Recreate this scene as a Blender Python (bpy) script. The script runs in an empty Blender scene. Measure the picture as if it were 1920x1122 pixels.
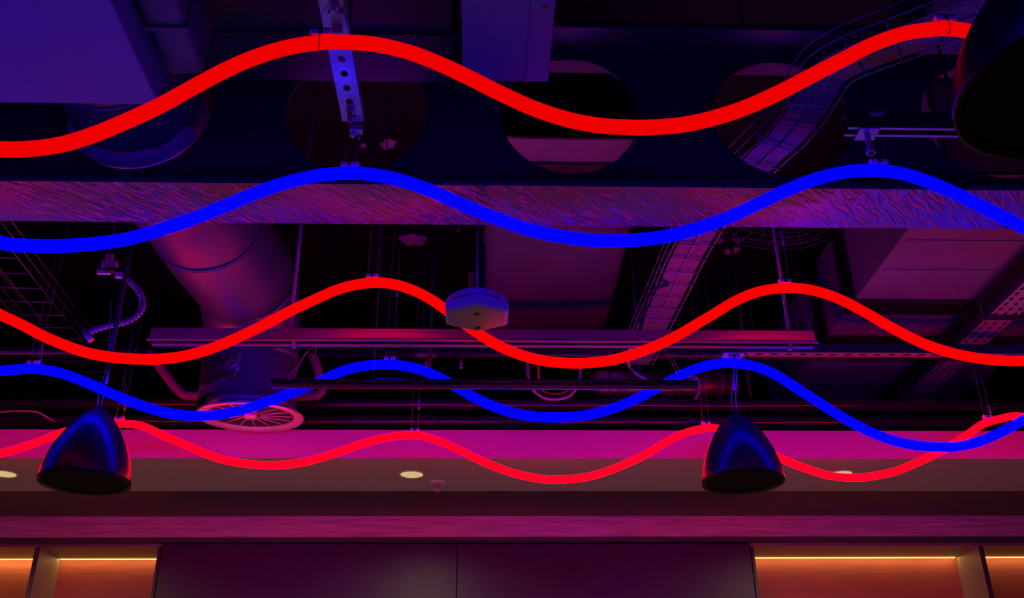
import bpy, bmesh, math, random
from mathutils import Vector, Matrix
random.seed(7)
SC = bpy.context.scene
COL = SC.collection
PI = math.pi

# ------------------------------------------------------------------ camera, world, light, exposure
F_PX, W_PX, H_PX = 1850.0, 1920, 1122
CAM_Z = 1.6
PITCH, YAW, ROLL = math.radians(26.93), math.radians(1.96), math.radians(-0.55)
Fv = Vector((math.sin(YAW)*math.cos(PITCH), math.cos(YAW)*math.cos(PITCH), math.sin(PITCH)))
R0 = Vector((math.cos(YAW), -math.sin(YAW), 0)); U0 = R0.cross(Fv)
Rv = R0*math.cos(ROLL) + U0*math.sin(ROLL)
Uv = -R0*math.sin(ROLL) + U0*math.cos(ROLL)
CP = Vector((0, 0, CAM_Z))
cam_d = bpy.data.cameras.new('camera'); cam = bpy.data.objects.new('camera', cam_d); COL.objects.link(cam)
cam_d.sensor_width = 36; cam_d.lens = 36*F_PX/W_PX; cam_d.clip_start = 0.05
m = Matrix((Rv, Uv, -Fv)).transposed().to_4x4(); m.translation = CP
cam.matrix_world = m
SC.camera = cam
world = bpy.data.worlds.new('world'); SC.world = world; world.use_nodes = True
world.node_tree.nodes['Background'].inputs[0].default_value = (0.02, 0.018, 0.03, 1)
world.node_tree.nodes['Background'].inputs[1].default_value = 0.05
SC.view_settings.view_transform = 'Standard'; SC.view_settings.look = 'None'
SC.view_settings.exposure = 0; SC.view_settings.gamma = 1; SC.view_settings.use_curve_mapping = False
# glow strength of the five light tubes, near to far, and of the two added unseen tubes above the camera
GLOW = dict(red1=0.86, blue1=11.0, red2=3.1, blue2=20.0, red3=19.0, added_blue=6.5, added_red=0.3)
DOWNLIGHT_W = 75.0
STRIP = 3.0
LED_W = .5

def ray(px, py):
    return (Rv*(px-W_PX/2) + Uv*(H_PX/2-py) + Fv*F_PX)
def atY(px, py, Y):
    d = ray(px, py); return CP + d*(Y/d.y)
def atH(px, py, h):
    d = ray(px, py); return CP + d*(h/d.z)
def Z(h): return h + CAM_Z

# ------------------------------------------------------------------ materials
def mat(name, col, rough=0.5, metal=0.0, bump=0.0, bscale=40, var=0.0, vscale=6, emit=None, estr=0, spec=0.5, stretch=None, coat=0):
    mt = bpy.data.materials.new(name); mt.use_nodes = True
    nt = mt.node_tree; b = nt.nodes['Principled BSDF']
    b.inputs['Base Color'].default_value = (*col, 1); b.inputs['Roughness'].default_value = rough
    b.inputs['Metallic'].default_value = metal; b.inputs['Specular IOR Level'].default_value = spec
    if coat: b.inputs['Coat Weight'].default_value = coat; b.inputs['Coat Roughness'].default_value = .12
    tc = nt.nodes.new('ShaderNodeTexCoord'); mp = nt.nodes.new('ShaderNodeMapping')
    nt.links.new(tc.outputs['Object'], mp.inputs[0])
    if stretch: mp.inputs['Scale'].default_value = stretch
    if var:
        n = nt.nodes.new('ShaderNodeTexNoise'); n.inputs['Scale'].default_value = vscale; n.inputs['Detail'].default_value = 5
        nt.links.new(mp.outputs[0], n.inputs['Vector'])
        cr = nt.nodes.new('ShaderNodeValToRGB')
        cr.color_ramp.elements[0].position = .3; cr.color_ramp.elements[1].position = .7
        cr.color_ramp.elements[0].color = (*[c*(1-var) for c in col], 1)
        cr.color_ramp.elements[1].color = (*[min(1, c*(1+var)) for c in col], 1)
        nt.links.new(n.outputs['Fac'], cr.inputs[0]); nt.links.new(cr.outputs[0], b.inputs['Base Color'])
    if bump:
        n = nt.nodes.new('ShaderNodeTexNoise'); n.inputs['Scale'].default_value = bscale; n.inputs['Detail'].default_value = 4
        nt.links.new(mp.outputs[0], n.inputs['Vector'])
        bp = nt.nodes.new('ShaderNodeBump'); bp.inputs['Strength'].default_value = bump; bp.inputs['Distance'].default_value = .01
        nt.links.new(n.outputs['Fac'], bp.inputs['Height']); nt.links.new(bp.outputs[0], b.inputs['Normal'])
    if emit:
        b.inputs['Emission Color'].default_value = (*emit, 1); b.inputs['Emission Strength'].default_value = estr
    return mt

M = dict(
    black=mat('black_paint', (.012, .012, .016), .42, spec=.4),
    pendant=mat('pendant_lacquer', (.010, .010, .014), .32, spec=.45, bump=.03, bscale=180),
    grille=mat('speaker_grille', (.01, .01, .011), .8, spec=.2),
    beam=mat('beam_paint', (.035, .035, .045), .5, bump=.12, bscale=14, spec=.5),
    slab=mat('ceiling_paint', (.022, .02, .024), .9, bump=.5, bscale=25, spec=.2),
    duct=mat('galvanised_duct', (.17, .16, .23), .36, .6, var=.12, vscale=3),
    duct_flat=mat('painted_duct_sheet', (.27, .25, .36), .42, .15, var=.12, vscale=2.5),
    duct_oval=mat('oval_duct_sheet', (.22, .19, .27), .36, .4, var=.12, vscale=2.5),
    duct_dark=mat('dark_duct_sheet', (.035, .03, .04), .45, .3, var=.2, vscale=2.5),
    wrapjacket=mat('insulation_wrap', (.10, .10, .12), .5, bump=.3, bscale=12),
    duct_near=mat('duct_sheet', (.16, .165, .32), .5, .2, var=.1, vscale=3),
    collar=mat('collar_sheet', (.38, .24, .32), .5),
    foil=mat('foil_duct', (.5, .48, .52), .3, 1.0, bump=.25, bscale=14),
    galv=mat('zinc_strut', (.36, .36, .44), .38, .6, var=.15, vscale=30),
    galv_dark=mat('dull_zinc', (.10, .10, .13), .42, .6),
    traymetal=mat('tray_steel', (.5, .5, .58), .45, .2),
    liner=mat('tray_liner', (.12, .11, .17), .4, .2),
    wire=mat('steel_wire', (.5, .5, .55), .35, .6),
    wire_dim=mat('thin_wire', (.25, .2, .25), .4, .5),
    rail=mat('anodised_profile', (.42, .38, .42), .34, .65, var=.15, vscale=8, stretch=(.2, 8, 30)),
    railedge=mat('bright_profile_edge', (.75, .72, .78), .3, .5),
    pipe=mat('painted_pipe', (.016, .016, .03), .2, .0, spec=.8),
    pipe2=mat('red_tinted_pipe', (.22, .10, .13), .4, .0),
    white=mat('white_plastic', (.72, .71, .72), .4),
    offwhite=mat('white_plastic_base', (.62, .56, .54), .5),
    darkslot=mat('dark_opening', (.01, .01, .01), .8),
    plaster=mat('white_plaster', (.52, .49, .49), .75, bump=.03, bscale=60),
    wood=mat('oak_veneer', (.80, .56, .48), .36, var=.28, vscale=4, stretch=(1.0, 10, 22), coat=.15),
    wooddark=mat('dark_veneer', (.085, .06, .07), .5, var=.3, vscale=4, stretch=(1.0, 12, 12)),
    cab=mat('dark_cabinet_laminate', (.03, .026, .03), .45, var=.1, vscale=8),
    orange=mat('orange_veneer', (.62, .17, .085), .5, var=.1, vscale=5, stretch=(1, 1, 8)),
    beige=mat('beige_veneer', (.34, .27, .17), .5, var=.1, vscale=5),
    stone=mat('bounce_stone', (.75, .70, .64), .5, var=.08, vscale=8),
    floor=mat('floor_tiles', (.22, .2, .18), .6, var=.1, vscale=4),
    wall=mat('room_wall', (.06, .055, .065), .85),
    foam=mat('foam_patch', (.7, .6, .68), .9, bump=.8, bscale=60),
    redblock=mat('red_plastic', (.6, .06, .05), .4),
    acrylic=mat('clear_clip_plastic', (.75, .72, .75), .35),
)
def emat(name, col, s):
    return mat(name, (.0, .0, .0), .6, emit=col, estr=s, spec=.0)
# rippled sheet wrap under the beam
mt = mat('rippled_wrap', (.155, .12, .14), .28, .5); nt = mt.node_tree
b = nt.nodes['Principled BSDF']; tc = nt.nodes.new('ShaderNodeTexCoord'); mp = nt.nodes.new('ShaderNodeMapping')
mp.vector_type = 'TEXTURE'; mp.inputs['Rotation'].default_value = (0, 0, .86); mp.inputs['Scale'].default_value = (1/16, 1/62, 1)
n1 = nt.nodes.new('ShaderNodeTexNoise'); n1.inputs['Scale'].default_value = 1.0; n1.inputs['Detail'].default_value = .6; n1.inputs['Distortion'].default_value = .5
n2 = nt.nodes.new('ShaderNodeTexNoise'); n2.inputs['Scale'].default_value = 1.1; n2.inputs['Detail'].default_value = 1
mul = nt.nodes.new('ShaderNodeMath'); mul.operation = 'MULTIPLY'
rmp = nt.nodes.new('ShaderNodeMapRange'); rmp.inputs[1].default_value = .36; rmp.inputs[2].default_value = .56; rmp.inputs[3].default_value = .12
bp = nt.nodes.new('ShaderNodeBump'); bp.inputs['Strength'].default_value = 1.0; bp.inputs['Distance'].default_value = .0038
nt.links.new(tc.outputs['Object'], mp.inputs[0]); nt.links.new(mp.outputs[0], n1.inputs['Vector']); nt.links.new(tc.outputs['Object'], n2.inputs['Vector'])
nt.links.new(n2.outputs['Fac'], rmp.inputs[0]); st = nt.nodes.new('ShaderNodeMapRange'); st.interpolation_type = 'SMOOTHSTEP'; st.inputs[1].default_value = .38; st.inputs[2].default_value = .62
nt.links.new(n1.outputs['Fac'], st.inputs[0]); nt.links.new(st.outputs[0], mul.inputs[0]); nt.links.new(rmp.outputs[0], mul.inputs[1])
nt.links.new(mul.outputs[0], bp.inputs['Height']); nt.links.new(bp.outputs[0], b.inputs['Normal'])
M['wrap'] = mt

# ------------------------------------------------------------------ mesh helpers
class MB:
    def __init__(s): s.v = []; s.f = []; s.sm = []
    def add(s, vs, fs, smooth=False):
        o = len(s.v); s.v += [tuple(v) for v in vs]
        for f in fs: s.f.append([i+o for i in f]); s.sm.append(smooth)
        return s
    def box(s, x0, x1, y0, y1, z0, z1):
        vs = [(x, y, z) for z in (z0, z1) for y in (y0, y1) for x in (x0, x1)]
        return s.add(vs, [(0, 2, 3, 1), (4, 5, 7, 6), (0, 1, 5, 4), (2, 6, 7, 3), (0, 4, 6, 2), (1, 3, 7, 5)])
    def tube(s, pts, r, n=10, cap=True, radii=None):
        pts = [Vector(p) for p in pts]
        if len(pts) < 2: return s
        T = [(pts[min(i+1, len(pts)-1)]-pts[max(i-1, 0)]).normalized() for i in range(len(pts))]
        a = Vector((0, 0, 1)) if abs(T[0].z) < .9 else Vector((1, 0, 0))
        N = (a - T[0]*a.dot(T[0])).normalized(); vs = []
        for i, p in enumerate(pts):
            N = (N - T[i]*N.dot(T[i])).normalized(); B = T[i].cross(N)
            rr = radii[i] if radii else r
            for k in range(n):
                t = 2*PI*k/n; vs.append(p + N*math.cos(t)*rr + B*math.sin(t)*rr)
        fs = [(i*n+k, i*n+(k+1) % n, (i+1)*n+(k+1) % n, (i+1)*n+k) for i in range(len(pts)-1) for k in range(n)]
        s.add(vs, fs, True)
        if cap:
            o = len(s.v)-len(vs)
            s.f.append([o+k for k in range(n)][::-1]); s.sm.append(False)
            e = o+(len(pts)-1)*n; s.f.append([e+k for k in range(n)]); s.sm.append(False)
        return s
    def lathe(s, prof, c=(0, 0, 0), n=48, smooth=True):
        vs = []
        for r, z in prof:
            for k in range(n):
                t = 2*PI*k/n; vs.append((c[0]+r*math.cos(t), c[1]+r*math.sin(t), c[2]+z))
        fs = [(i*n+k, i*n+(k+1) % n, (i+1)*n+(k+1) % n, (i+1)*n+k) for i in range(len(prof)-1) for k in range(n)]
        return s.add(vs, fs, smooth)
    def prism(s, poly, axis, a, b):
        n = len(poly)
        def P(u, v, w): return {'x': (w, u, v), 'y': (u, w, v), 'z': (u, v, w)}[axis]
        vs = [P(u, v, a) for u, v in poly] + [P(u, v, b) for u, v in poly]
        fs = [list(range(n))[::-1], [n+i for i in range(n)]] + [(i, (i+1) % n, n+(i+1) % n, n+i) for i in range(n)]
        return s.add(vs, fs)
    def perf(s, o, U, V, L, Wd, cu, cv, hu, hv, t):
        """perforated plate: origin o, axes U,V, size L x Wd, cells cu x cv, holes hu x hv, thickness t"""
        o, U, V = Vector(o), Vector(U).normalized(), Vector(V).normalized(); N = U.cross(V)
        nu, nv = max(1, round(L/cu)), max(1, round(Wd/cv)); cu, cv = L/nu, Wd/nv
        c = min(hu, hv)*.35
        for i in range(nu):
            for j in range(nv):
                b0 = o + U*cu*i + V*cv*j; m = b0 + U*cu/2 + V*cv/2
                out = [b0, b0+U*cu, b0+U*cu+V*cv, b0+V*cv]
                a, b = hu/2, hv/2
                inn = [m+U*x+V*y for x, y in ((-a+c, -b), (a-c, -b), (a, -b+c), (a, b-c), (a-c, b), (-a+c, b), (-a, b-c), (-a, -b+c))]
                for lev in (0, 1):
                    d = N*(t*lev)
                    s.add([v+d for v in out+inn], [(0, 1, 5, 4), (1, 2, 7, 6), (2, 3, 9, 8), (3, 0, 11, 10), (1, 6, 5), (2, 8, 7), (3, 10, 9), (0, 4, 11)])
                s.add(inn+[v+N*t for v in inn], [(k, (k+1) % 8, 8+(k+1) % 8, 8+k) for k in range(8)])
        return s
    def build(s, name, m, parent=None, bevel=0):
        me = bpy.data.meshes.new(name); me.from_pydata(s.v, [], s.f)
        me.polygons.foreach_set('use_smooth', s.sm)
        bm = bmesh.new(); bm.from_mesh(me); bmesh.ops.recalc_face_normals(bm, faces=bm.faces)
        # origin at centre of the mesh's own box
        bm.to_mesh(me); bm.free()
        me.materials.append(m if not isinstance(m, str) else M[m])
        o = bpy.data.objects.new(name, me); COL.objects.link(o)
        if parent:
            o.parent = parent; o.matrix_parent_inverse = parent.matrix_world.inverted()
        if bevel:
            bv = o.modifiers.new('edge', 'BEVEL'); bv.width = bevel; bv.segments = 2; bv.limit_method = 'ANGLE'
        return o
def tag(o, label, cat, group=None):
    o['label'] = label; o['category'] = cat
    if group: o['group'] = group
    return o
def thing(name, label, cat, loc=(0, 0, 0), group=None):
    o = bpy.data.objects.new(name, None); COL.objects.link(o); o.location = loc; o.empty_display_size = .05
    o.matrix_world = Matrix.Translation(Vector(loc))
    return tag(o, label, cat, group)
def struct(name, mb, m):
    o = mb.build(name, m); o['kind'] = 'structure'; return o
def dup(root, loc, label):
    r = root.copy(); COL.objects.link(r); r.location = loc; r['label'] = label
    for ch in list(root.children):
        c = ch.copy(); COL.objects.link(c); c.parent = r
        for g in list(ch.children):
            d = g.copy(); COL.objects.link(d); d.parent = c
    return r
def catmull(P, sub=6):
    P = [Vector(p) for p in P]; Q = [P[0]*2-P[1]] + P + [P[-1]*2-P[-2]]; out = []
    for i in range(1, len(Q)-2):
        for k in range(sub):
            t = k/sub; a, b, c, d = Q[i-1:i+3]
            out.append(.5*((2*b)+(c-a)*t+(2*a-5*b+4*c-d)*t*t+(3*b-a-3*c+d)*t**3))
    out.append(P[-1]); return out

# ------------------------------------------------------------------ the room
CEIL = Z(3.4)
struct('floor', MB().box(-5, 5, -4, 9.2, -.1, 0), 'floor')
struct('ceiling', MB().box(-5, 5, -4, 9.2, CEIL, CEIL+.15), 'slab')
struct('wall_left', MB().box(-5.1, -5, -4, 9.2, 0, CEIL), 'wall')
struct('wall_right', MB().box(5, 5.1, -4, 9.2, 0, CEIL), 'wall')
struct('wall_front', MB().box(-5, 5, -4.1, -4, 0, CEIL), 'wall')
struct('wall_back', MB().box(-5, 5, 9.2, 9.3, 0, CEIL), 'wall')
# plaster bulkhead, veneer soffit and veneer fascia over the cabinets
SOF = Z(1.602)
BY0, BY1, BY2 = 5.0, 5.617, 6.19
struct('trim_1', MB().box(-5, 5, BY0, BY1, SOF, SOF+.155), 'plaster')
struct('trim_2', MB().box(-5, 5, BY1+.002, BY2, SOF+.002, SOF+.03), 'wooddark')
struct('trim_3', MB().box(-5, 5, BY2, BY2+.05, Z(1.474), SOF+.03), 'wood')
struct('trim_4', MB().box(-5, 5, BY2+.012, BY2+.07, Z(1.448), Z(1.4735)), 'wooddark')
# corrugated deck ribs on the far part of the ceiling
mb = MB()
for k in range(14):
    y = 7.0+.15*k; mb.box(-5, 5, y, y+.07, CEIL-.05, CEIL-.001)
struct('trim_5', mb, 'slab')

# ------------------------------------------------------------------ cabinets under the fascia
CT = Z(1.4475)       # cabinet top
CF = BY2+.07         # cabinet front plane
def px_x(px, py, Y): return atY(px, py, Y).x
CB = CF+.36
xa = px_x(298, 1060, CF); xs = px_x(857, 1060, CF); xb = px_x(1411, 1060, CF)
def tall(x0, x1, label):
    t = thing('tall_cabinet', label, 'cabinet', ((x0+x1)/2, CF+.2, 0), 'tall flush door cabinets')
    MB().box(x0+.001, x1-.001, CF+.02, CB, 0.1, CT).build('body', 'cab', t)
    MB().box(x0+.003, x1-.003, CF, CF+.019, 0.12, CT-.002).build('door', 'cab', t, .002)
    MB().box(x0+.01, x1-.01, CF+.05, CB, 0, .1).build('plinth', 'black', t)
tall(xa, xs, 'tall dark flush cabinet beside the glowing niche on its left side')
tall(xs, xb, 'tall dark flush cabinet directly beneath the right hanging bell, glowing niche at its right')
MSTRIP = emat('warm_led', (1.0, .62, .14), STRIP)
def niche(x0, x1, divs, label):
    t = thing('open_shelf_unit', label, 'shelf unit', ((x0+x1)/2, CF+.2, 0), 'open lit shelf units')
    MB().box(x0, x1, CB-.02, CB, .1, CT).build('back_panel', 'orange', t)
    MB().box(x0, x1, CF, CB-.0205, CT-.02, CT).build('top_panel', 'beige', t)
    MB().box(x0, x1, CF, CB-.0205, .7, .74).build('shelf', 'beige', t)
    MB().box(x0, x1, CF, CB, 0, .1).build('plinth', 'black', t)
    edges = [x0, *divs, x1]
    for d in divs:
        p = MB().box(d-.015, d+.015, CF+.002, CB-.021, .741, CT-.0205).build('divider', 'beige', t)
        MB().box(d-.0155, d+.0155, CF, CF+.002, .741, CT-.0205).build('edge_band', 'wooddark', p)
    for x in (x0, x1):
        sx = x+.001 if x == x0 else x-.019
        MB().box(sx, sx+.018, CF+.001, CB-.021, .741, CT-.0205).build('side_panel', 'cab', t)
    for a, b in zip(edges, edges[1:]):
        o = MB().box(a+.02, b-.02, CB-.030, CB-.021, CT-.0250, CT-.0205).build('light_strip', MSTRIP, t)
        o['label'] = 'glowing warm light strip'
        ld = bpy.data.lights.new('strip_light', 'AREA'); ld.shape = 'RECTANGLE'; ld.size = b-a-.05; ld.size_y = .006
        ld.energy = LED_W*(b-a); ld.color = (1, .62, .22)
        lo = bpy.data.objects.new('strip_light', ld); COL.objects.link(lo)
        lo.location = ((a+b)/2, CB-.055, CT-.0262); lo.parent = o
nd1 = px_x(60, 1080, CF); nd2 = px_x(1842, 1040, CF)
niche(-5+.01, xa-.002, (nd1, nd1-1.05), 'open orange-backed shelf niche with warm light strip, left of the dark cabinets')
niche(xb+.002, 5-.01, (nd2, nd2+1.4), 'open orange-backed shelf niche with warm light strip, right of the dark cabinets')

t = thing('bounce_counter', 'added unseen pale counter bouncing warm light up to the soffit', 'counter', (0, 5.85, 0))
MB().box(-4.9, 4.9, 5.45, 6.2, .88, .92).build('bounce_top', 'stone', t, .003)  # unseen counter, added to bounce downlight glow onto the soffit
MB().box(-4.88, 4.88, 5.5, 6.19, .0, .879).build('body', 'cab', t)
# ------------------------------------------------------------------ soffit fittings
MLENS = emat('downlight_lens', (1.0, .78, .32), .62)
def downlight(x, y, label):
    t = thing('downlight', label, 'ceiling light', (x, y, SOF), 'recessed downlights in the plaster soffit')
    MB().lathe([(.061, -.0005), (.066, -.004), (.073, -.003), (.074, 0)], (x, y, SOF)).build('trim_ring', 'white', t)
    MB().lathe([(0.0005, -.002), (.061, -.002)], (x, y, SOF)).build('lens', MLENS, t)
    ld = bpy.data.lights.new('downlight_beam', 'SPOT'); ld.energy = DOWNLIGHT_W; ld.color = (1, .72, .42)
    ld.spot_size = math.radians(164); ld.spot_blend = 1.0; ld.shadow_soft_size = .05
    lo = bpy.data.objects.new('downlight_beam', ld); COL.objects.link(lo); lo.parent = t; lo.location = (0, 0, -.012)
p = atH(772, 890, 1.602); q = atH(8, 889, 1.602); r = atH(1576, 889, 1.602)
downlight(p.x, p.y, 'small round warm downlight in the soffit beside the sprinkler head')
downlight(q.x, q.y, 'small round warm downlight cut by the left edge, left of the bell pendant')
downlight(r.x, r.y, 'small round downlight almost hidden behind the lowest red tube')
# sprinkler head
p = atH(820, 905, 1.602)
t = thing('sprinkler_head', 'small white fire sprinkler head on the plaster soffit near the middle downlight', 'sprinkler', p)
MB().lathe([(.014, 0), (.014, -.006), (.03, -.008), (.046, -.003), (.047, 0)], p, 32).build('escutcheon', 'white', t)
MB().lathe([(.0005, -.03), (.009, -.03), (.009, 0)], p, 16).build('body', 'galv', t)
fr = MB(); fr.tube([p+Vector((-.009, 0, -.018)), p+Vector((-.012, 0, -.034)), p+Vector((0, 0, -.05))], .0025, 6)
fr.tube([p+Vector((.009, 0, -.018)), p+Vector((.012, 0, -.034)), p+Vector((0, 0, -.05))], .0025, 6); fr.build('frame', 'galv', t)
MB().lathe([(.0005, -.05), (.018, -.05), (.018, -.053), (.0005, -.053)], p, 20).build('deflector', 'galv', t)

# ------------------------------------------------------------------ glowing wavy tubes
RT = .0182
def tube_path(pix, Y): return catmull([atY(x, y, Y) for x, y in pix], 6)
TY = dict(red1=1.845, blue1=2.385, red2=3.19, blue2=3.78, red3=4.56)
PIX = dict(
 red1=[(-560,60),(-400,85),(-260,160),(-140,240),(-60,272),(0,280),(60,279),(120,270),(180,251),(240,226),(300,198),(360,165),(420,133),(480,107),(540,89),(600,80),(640,79),(700,83),(760,96),(820,118),(880,146),(940,176),(1000,203),(1060,223),(1120,235),(1180,239),(1220,239),(1280,234),(1340,221),(1400,201),(1460,174),(1520,143),(1580,112),(1640,82),(1700,62),(1760,54),(1800,56),(1840,66),(1900,92),(1980,140),(2080,190),(2240,235),(2440,230)],
 blue1=[(-460,360),(-340,328),(-200,365),(-100,420),(0,455),(60,461),(120,461),(180,457),(240,448),(300,431),(360,411),(420,387),(480,362),(540,342),(600,329),(655,325),(700,328),(760,341),(820,363),(880,389),(940,413),(1000,433),(1060,445),(1120,451),(1180,451),(1240,445),(1300,431),(1360,410),(1420,383),(1480,355),(1540,333),(1600,321),(1650,320),(1700,328),(1760,349),(1820,377),(1880,407),(1960,442),(2100,465),(2250,440),(2400,370)],
 red2=[(-350,610),(-240,545),(-120,535),(-50,562),(0,590),(40,609),(80,630),(120,647),(160,661),(200,669),(240,673),(290,674),(340,669),(390,656),(440,636),(490,612),(540,586),(590,562),(640,541),(690,531),(730,532),(770,543),(810,563),(850,592),(900,628),(940,651),(980,667),(1020,677),(1060,681),(1100,681),(1140,677),(1180,667),(1220,653),(1260,635),(1300,612),(1340,588),(1380,564),(1420,548),(1460,541),(1500,541),(1540,549),(1580,564),(1620,585),(1660,608),(1700,630),(1740,648),(1780,661),(1820,670),(1860,675),(1920,677),(2000,665),(2120,610),(2240,560)],
 blue2=[(-280,770),(-200,750),(-120,715),(-60,700),(0,696),(60,692),(110,699),(160,717),(210,739),(260,759),(310,774),(360,780),(410,778),(460,767),(510,751),(560,732),(600,715),(640,697),(680,687),(730,684),(775,690),(810,702),(850,723),(900,751),(950,771),(1000,781),(1050,783),(1100,779),(1150,766),(1200,745),(1250,718),(1290,698),(1330,685),(1370,681),(1410,686),(1450,701),(1500,732),(1560,771),(1620,805),(1680,828),(1740,838),(1790,838),(1840,827),(1890,804),(1940,775),(2000,735),(2080,705),(2180,720)],
 red3=[(-260,800),(-180,832),(-100,860),(-50,860),(0,851),(40,840),(80,826),(118,811),(160,799),(200,795),(222,795),(265,799),(314,821),(350,836),(390,853),(430,865),(480,872),(520,873),(570,867),(620,853),(670,836),(720,822),(770,817),(810,823),(860,844),(910,868),(960,887),(1010,898),(1050,900),(1100,895),(1150,880),(1200,858),(1240,835),(1280,814),(1320,804),(1345,804),(1390,816),(1425,835),(1455,855),(1480,867),(1520,882),(1560,893),(1610,896),(1650,891),(1691,880),(1757,850),(1804,823),(1841,797),(1879,785),(1907,781),(1960,790),(2040,830),(2120,870)],
)
RED, BLUE = (1.0, .0, .0), (.0, .0, 1.0)
COLR = dict(red1=(1, 0, .0), red2=(1, 0, .0), red3=(1, .0, .0012), blue1=(0, 0, 1), blue2=(0, 0, 1))
LAB = dict(red1='thick red glowing wavy tube hanging topmost, nearest of the five tubes',
           blue1='blue glowing wavy tube crossing under the big dark beam',
           red2='red glowing wavy tube passing behind the white hexagonal device',
           blue2='blue glowing wavy tube crossing behind the dark rail, above the bell pendants',
           red3='lowest red glowing wavy tube, in front of the pink bulkhead')
PATH = {}
for k, pix in PIX.items():
    PATH[k] = tube_path(pix, TY[k])
    r = RT*(1.07 if k == 'blue2' else 1.0)
    o = MB().tube(PATH[k], r, 14).build('light_tube', emat('glow_'+k, COLR[k], GLOW[k]))
    tag(o, LAB[k], 'light tube', 'wavy glowing light tubes')
for Y, k, c, ph, lab in ((1.15, 'added_blue', (0, 0, 1), .6, 'added unseen blue glowing wavy tube above the camera, in front of the nearest red tube'), (.45, 'added_red', (1, 0, 0), 0, 'added unseen red glowing wavy tube above and behind the camera')):  # out-of-view tubes added as extra light sources
    pts = [Vector((-2.2+.06*i, Y, Z(1.51)+.125*math.cos(2*PI*(.06*i)/1.44+ph))) for i in range(74)]
    tag(MB().tube(pts, RT, 10).build('light_tube', emat('glow_'+k, c, GLOW[k])), lab, 'light tube', 'wavy glowing light tubes')

def tube_at(k, px):
    best = None
    for p in PATH[k]:
        d = p-CP; x = W_PX/2+F_PX*d.dot(Rv)/d.dot(Fv)
        if best is None or abs(x-px) < best[0]: best = (abs(x-px), p)
    return best[1]
def hanger(k, px, label, top=None, grip=None, spread=.016, w=.05):
    p = tube_at(k, px) + Vector((0, 0, RT))
    t = thing('tube_hanger', label, 'hanger', p, 'wire hangers of the glowing tubes')
    c = p
    mb = MB().box(c.x-w/2, c.x+w/2, c.y-.012, c.y+.012, c.z+.014, c.z+.018)
    mb.box(c.x-w/2, c.x+w/2, c.y-.012, c.y-.009, c.z, c.z+.018).box(c.x-w/2, c.x+w/2, c.y+.009, c.y+.012, c.z, c.z+.018)
    mb.box(c.x-.004, c.x+.004, c.y-.012, c.y+.012, c.z-.001, c.z+.016)
    mb.build('bracket', 'acrylic', t)
    ctr = p-Vector((0, 0, RT))
    ring = [ctr+Vector((0, (RT+.0012)*math.cos(a), (RT+.0012)*math.sin(a))) for a in [2*PI*i/20 for i in range(21)]]
    MB().tube(ring, .0012, 5).build('band', 'galv_dark', t)
    top = top or Vector((p.x+.02, p.y, CEIL-.002))
    top = Vector(top)
    for s in (-1, 1):
        a = p+Vector((s*spread, 0, .016)); bb = top+Vector((s*.005, 0, 0))
        mid = a.lerp(bb, .5)+Vector((s*.004, 0, 0))
        MB().tube([a, mid, bb], .0008, 5).build('wire', 'wire_dim', t)
    if grip:
        g0 = (p+Vector((spread, 0, .016))).lerp(top+Vector((.005, 0, 0)), grip[0]); L = grip[1]
        d = (top-p).normalized()
        MB().tube([g0, g0+d*.2*L, g0+d*.8*L, g0+d*L], .006, 10, radii=[.003, .0065, .0065, .003]).build('gripper', 'galv', t)
    return t

# ------------------------------------------------------------------ cellular steel beam
HB = 1.84
bz0 = Z(HB); zc = Z(2.224); HR = .256; bw = 2.898
beam = thing('steel_beam', 'deep dark cellular steel beam with round web holes spanning the ceiling', 'beam', (0, bw, bz0))
hx = [atY(x, y, bw).x for x, y in ((262, 213), (665, 216), (1060, 219), (1466, 222))]
pitch = (hx[3]-hx[0])/3
hxs = [hx[0]+pitch*i for i in range(-3, 7)]
mb = MB(); hh0, hh1 = bz0+.02, bz0+.69
N = 64
for cx in hxs:
    for side in (0, 1):
        Yp = bw-.006+.012*side; inn = []; out = []
        for i in range(N):
            a = 2*PI*(i+.5)/N; c, s_ = math.cos(a), math.sin(a)
            inn.append((cx+HR*c, Yp, zc+HR*s_))
            ex = pitch/2; ez = (hh1-zc) if s_ > 0 else (zc-hh0)
            k = min(ex/abs(c) if abs(c) > 1e-6 else 9, ez/abs(s_) if abs(s_) > 1e-6 else 9)
            out.append((cx+k*c, Yp, zc+k*s_))
        mb.add(inn+out, [(i, (i+1) % N, N+(i+1) % N, N+i) for i in range(N)])
        for i in range(N):      # fill the four corners
            a, bq = Vector(out[i]), Vector(out[(i+1) % N])
            if abs(a.x-bq.x) > 1e-4 and abs(a.z-bq.z) > 1e-4:
                cxn = cx+math.copysign(pitch/2, a.x-cx); czn = hh1 if a.z > zc else hh0
                mb.add([a, (cxn, Yp, czn), bq], [(0, 1, 2)])
    inn0 = [(cx+HR*math.cos(2*PI*(i+.5)/N), bw-.006, zc+HR*math.sin(2*PI*(i+.5)/N)) for i in range(N)]
    inn1 = [(x, bw+.006, z) for x, y, z in inn0]
    mb.add(inn0+inn1, [(i, (i+1) % N, N+(i+1) % N, N+i) for i in range(N)], True)
mb.build('web', 'beam', beam)
x0, x1 = hxs[0]-pitch/2, hxs[-1]+pitch/2
x0, x1 = max(x0, -4.99), min(x1, 4.99)
MB().box(x0, x1, bw-.129, bw+.129, bz0, bz0+.02).build('flange', 'beam', beam, .003)
MB().box(x0, x1, bw-.129, bw+.129, hh1, hh1+.03).build('flange', 'beam', beam, .003)
MB().box(x0, x1, bw-.127, bw+.127, bz0-.006, bz0-.0005).build('rippled_wrap', 'wrap', beam)['label'] = 'rippled sheet wrap'
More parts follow.
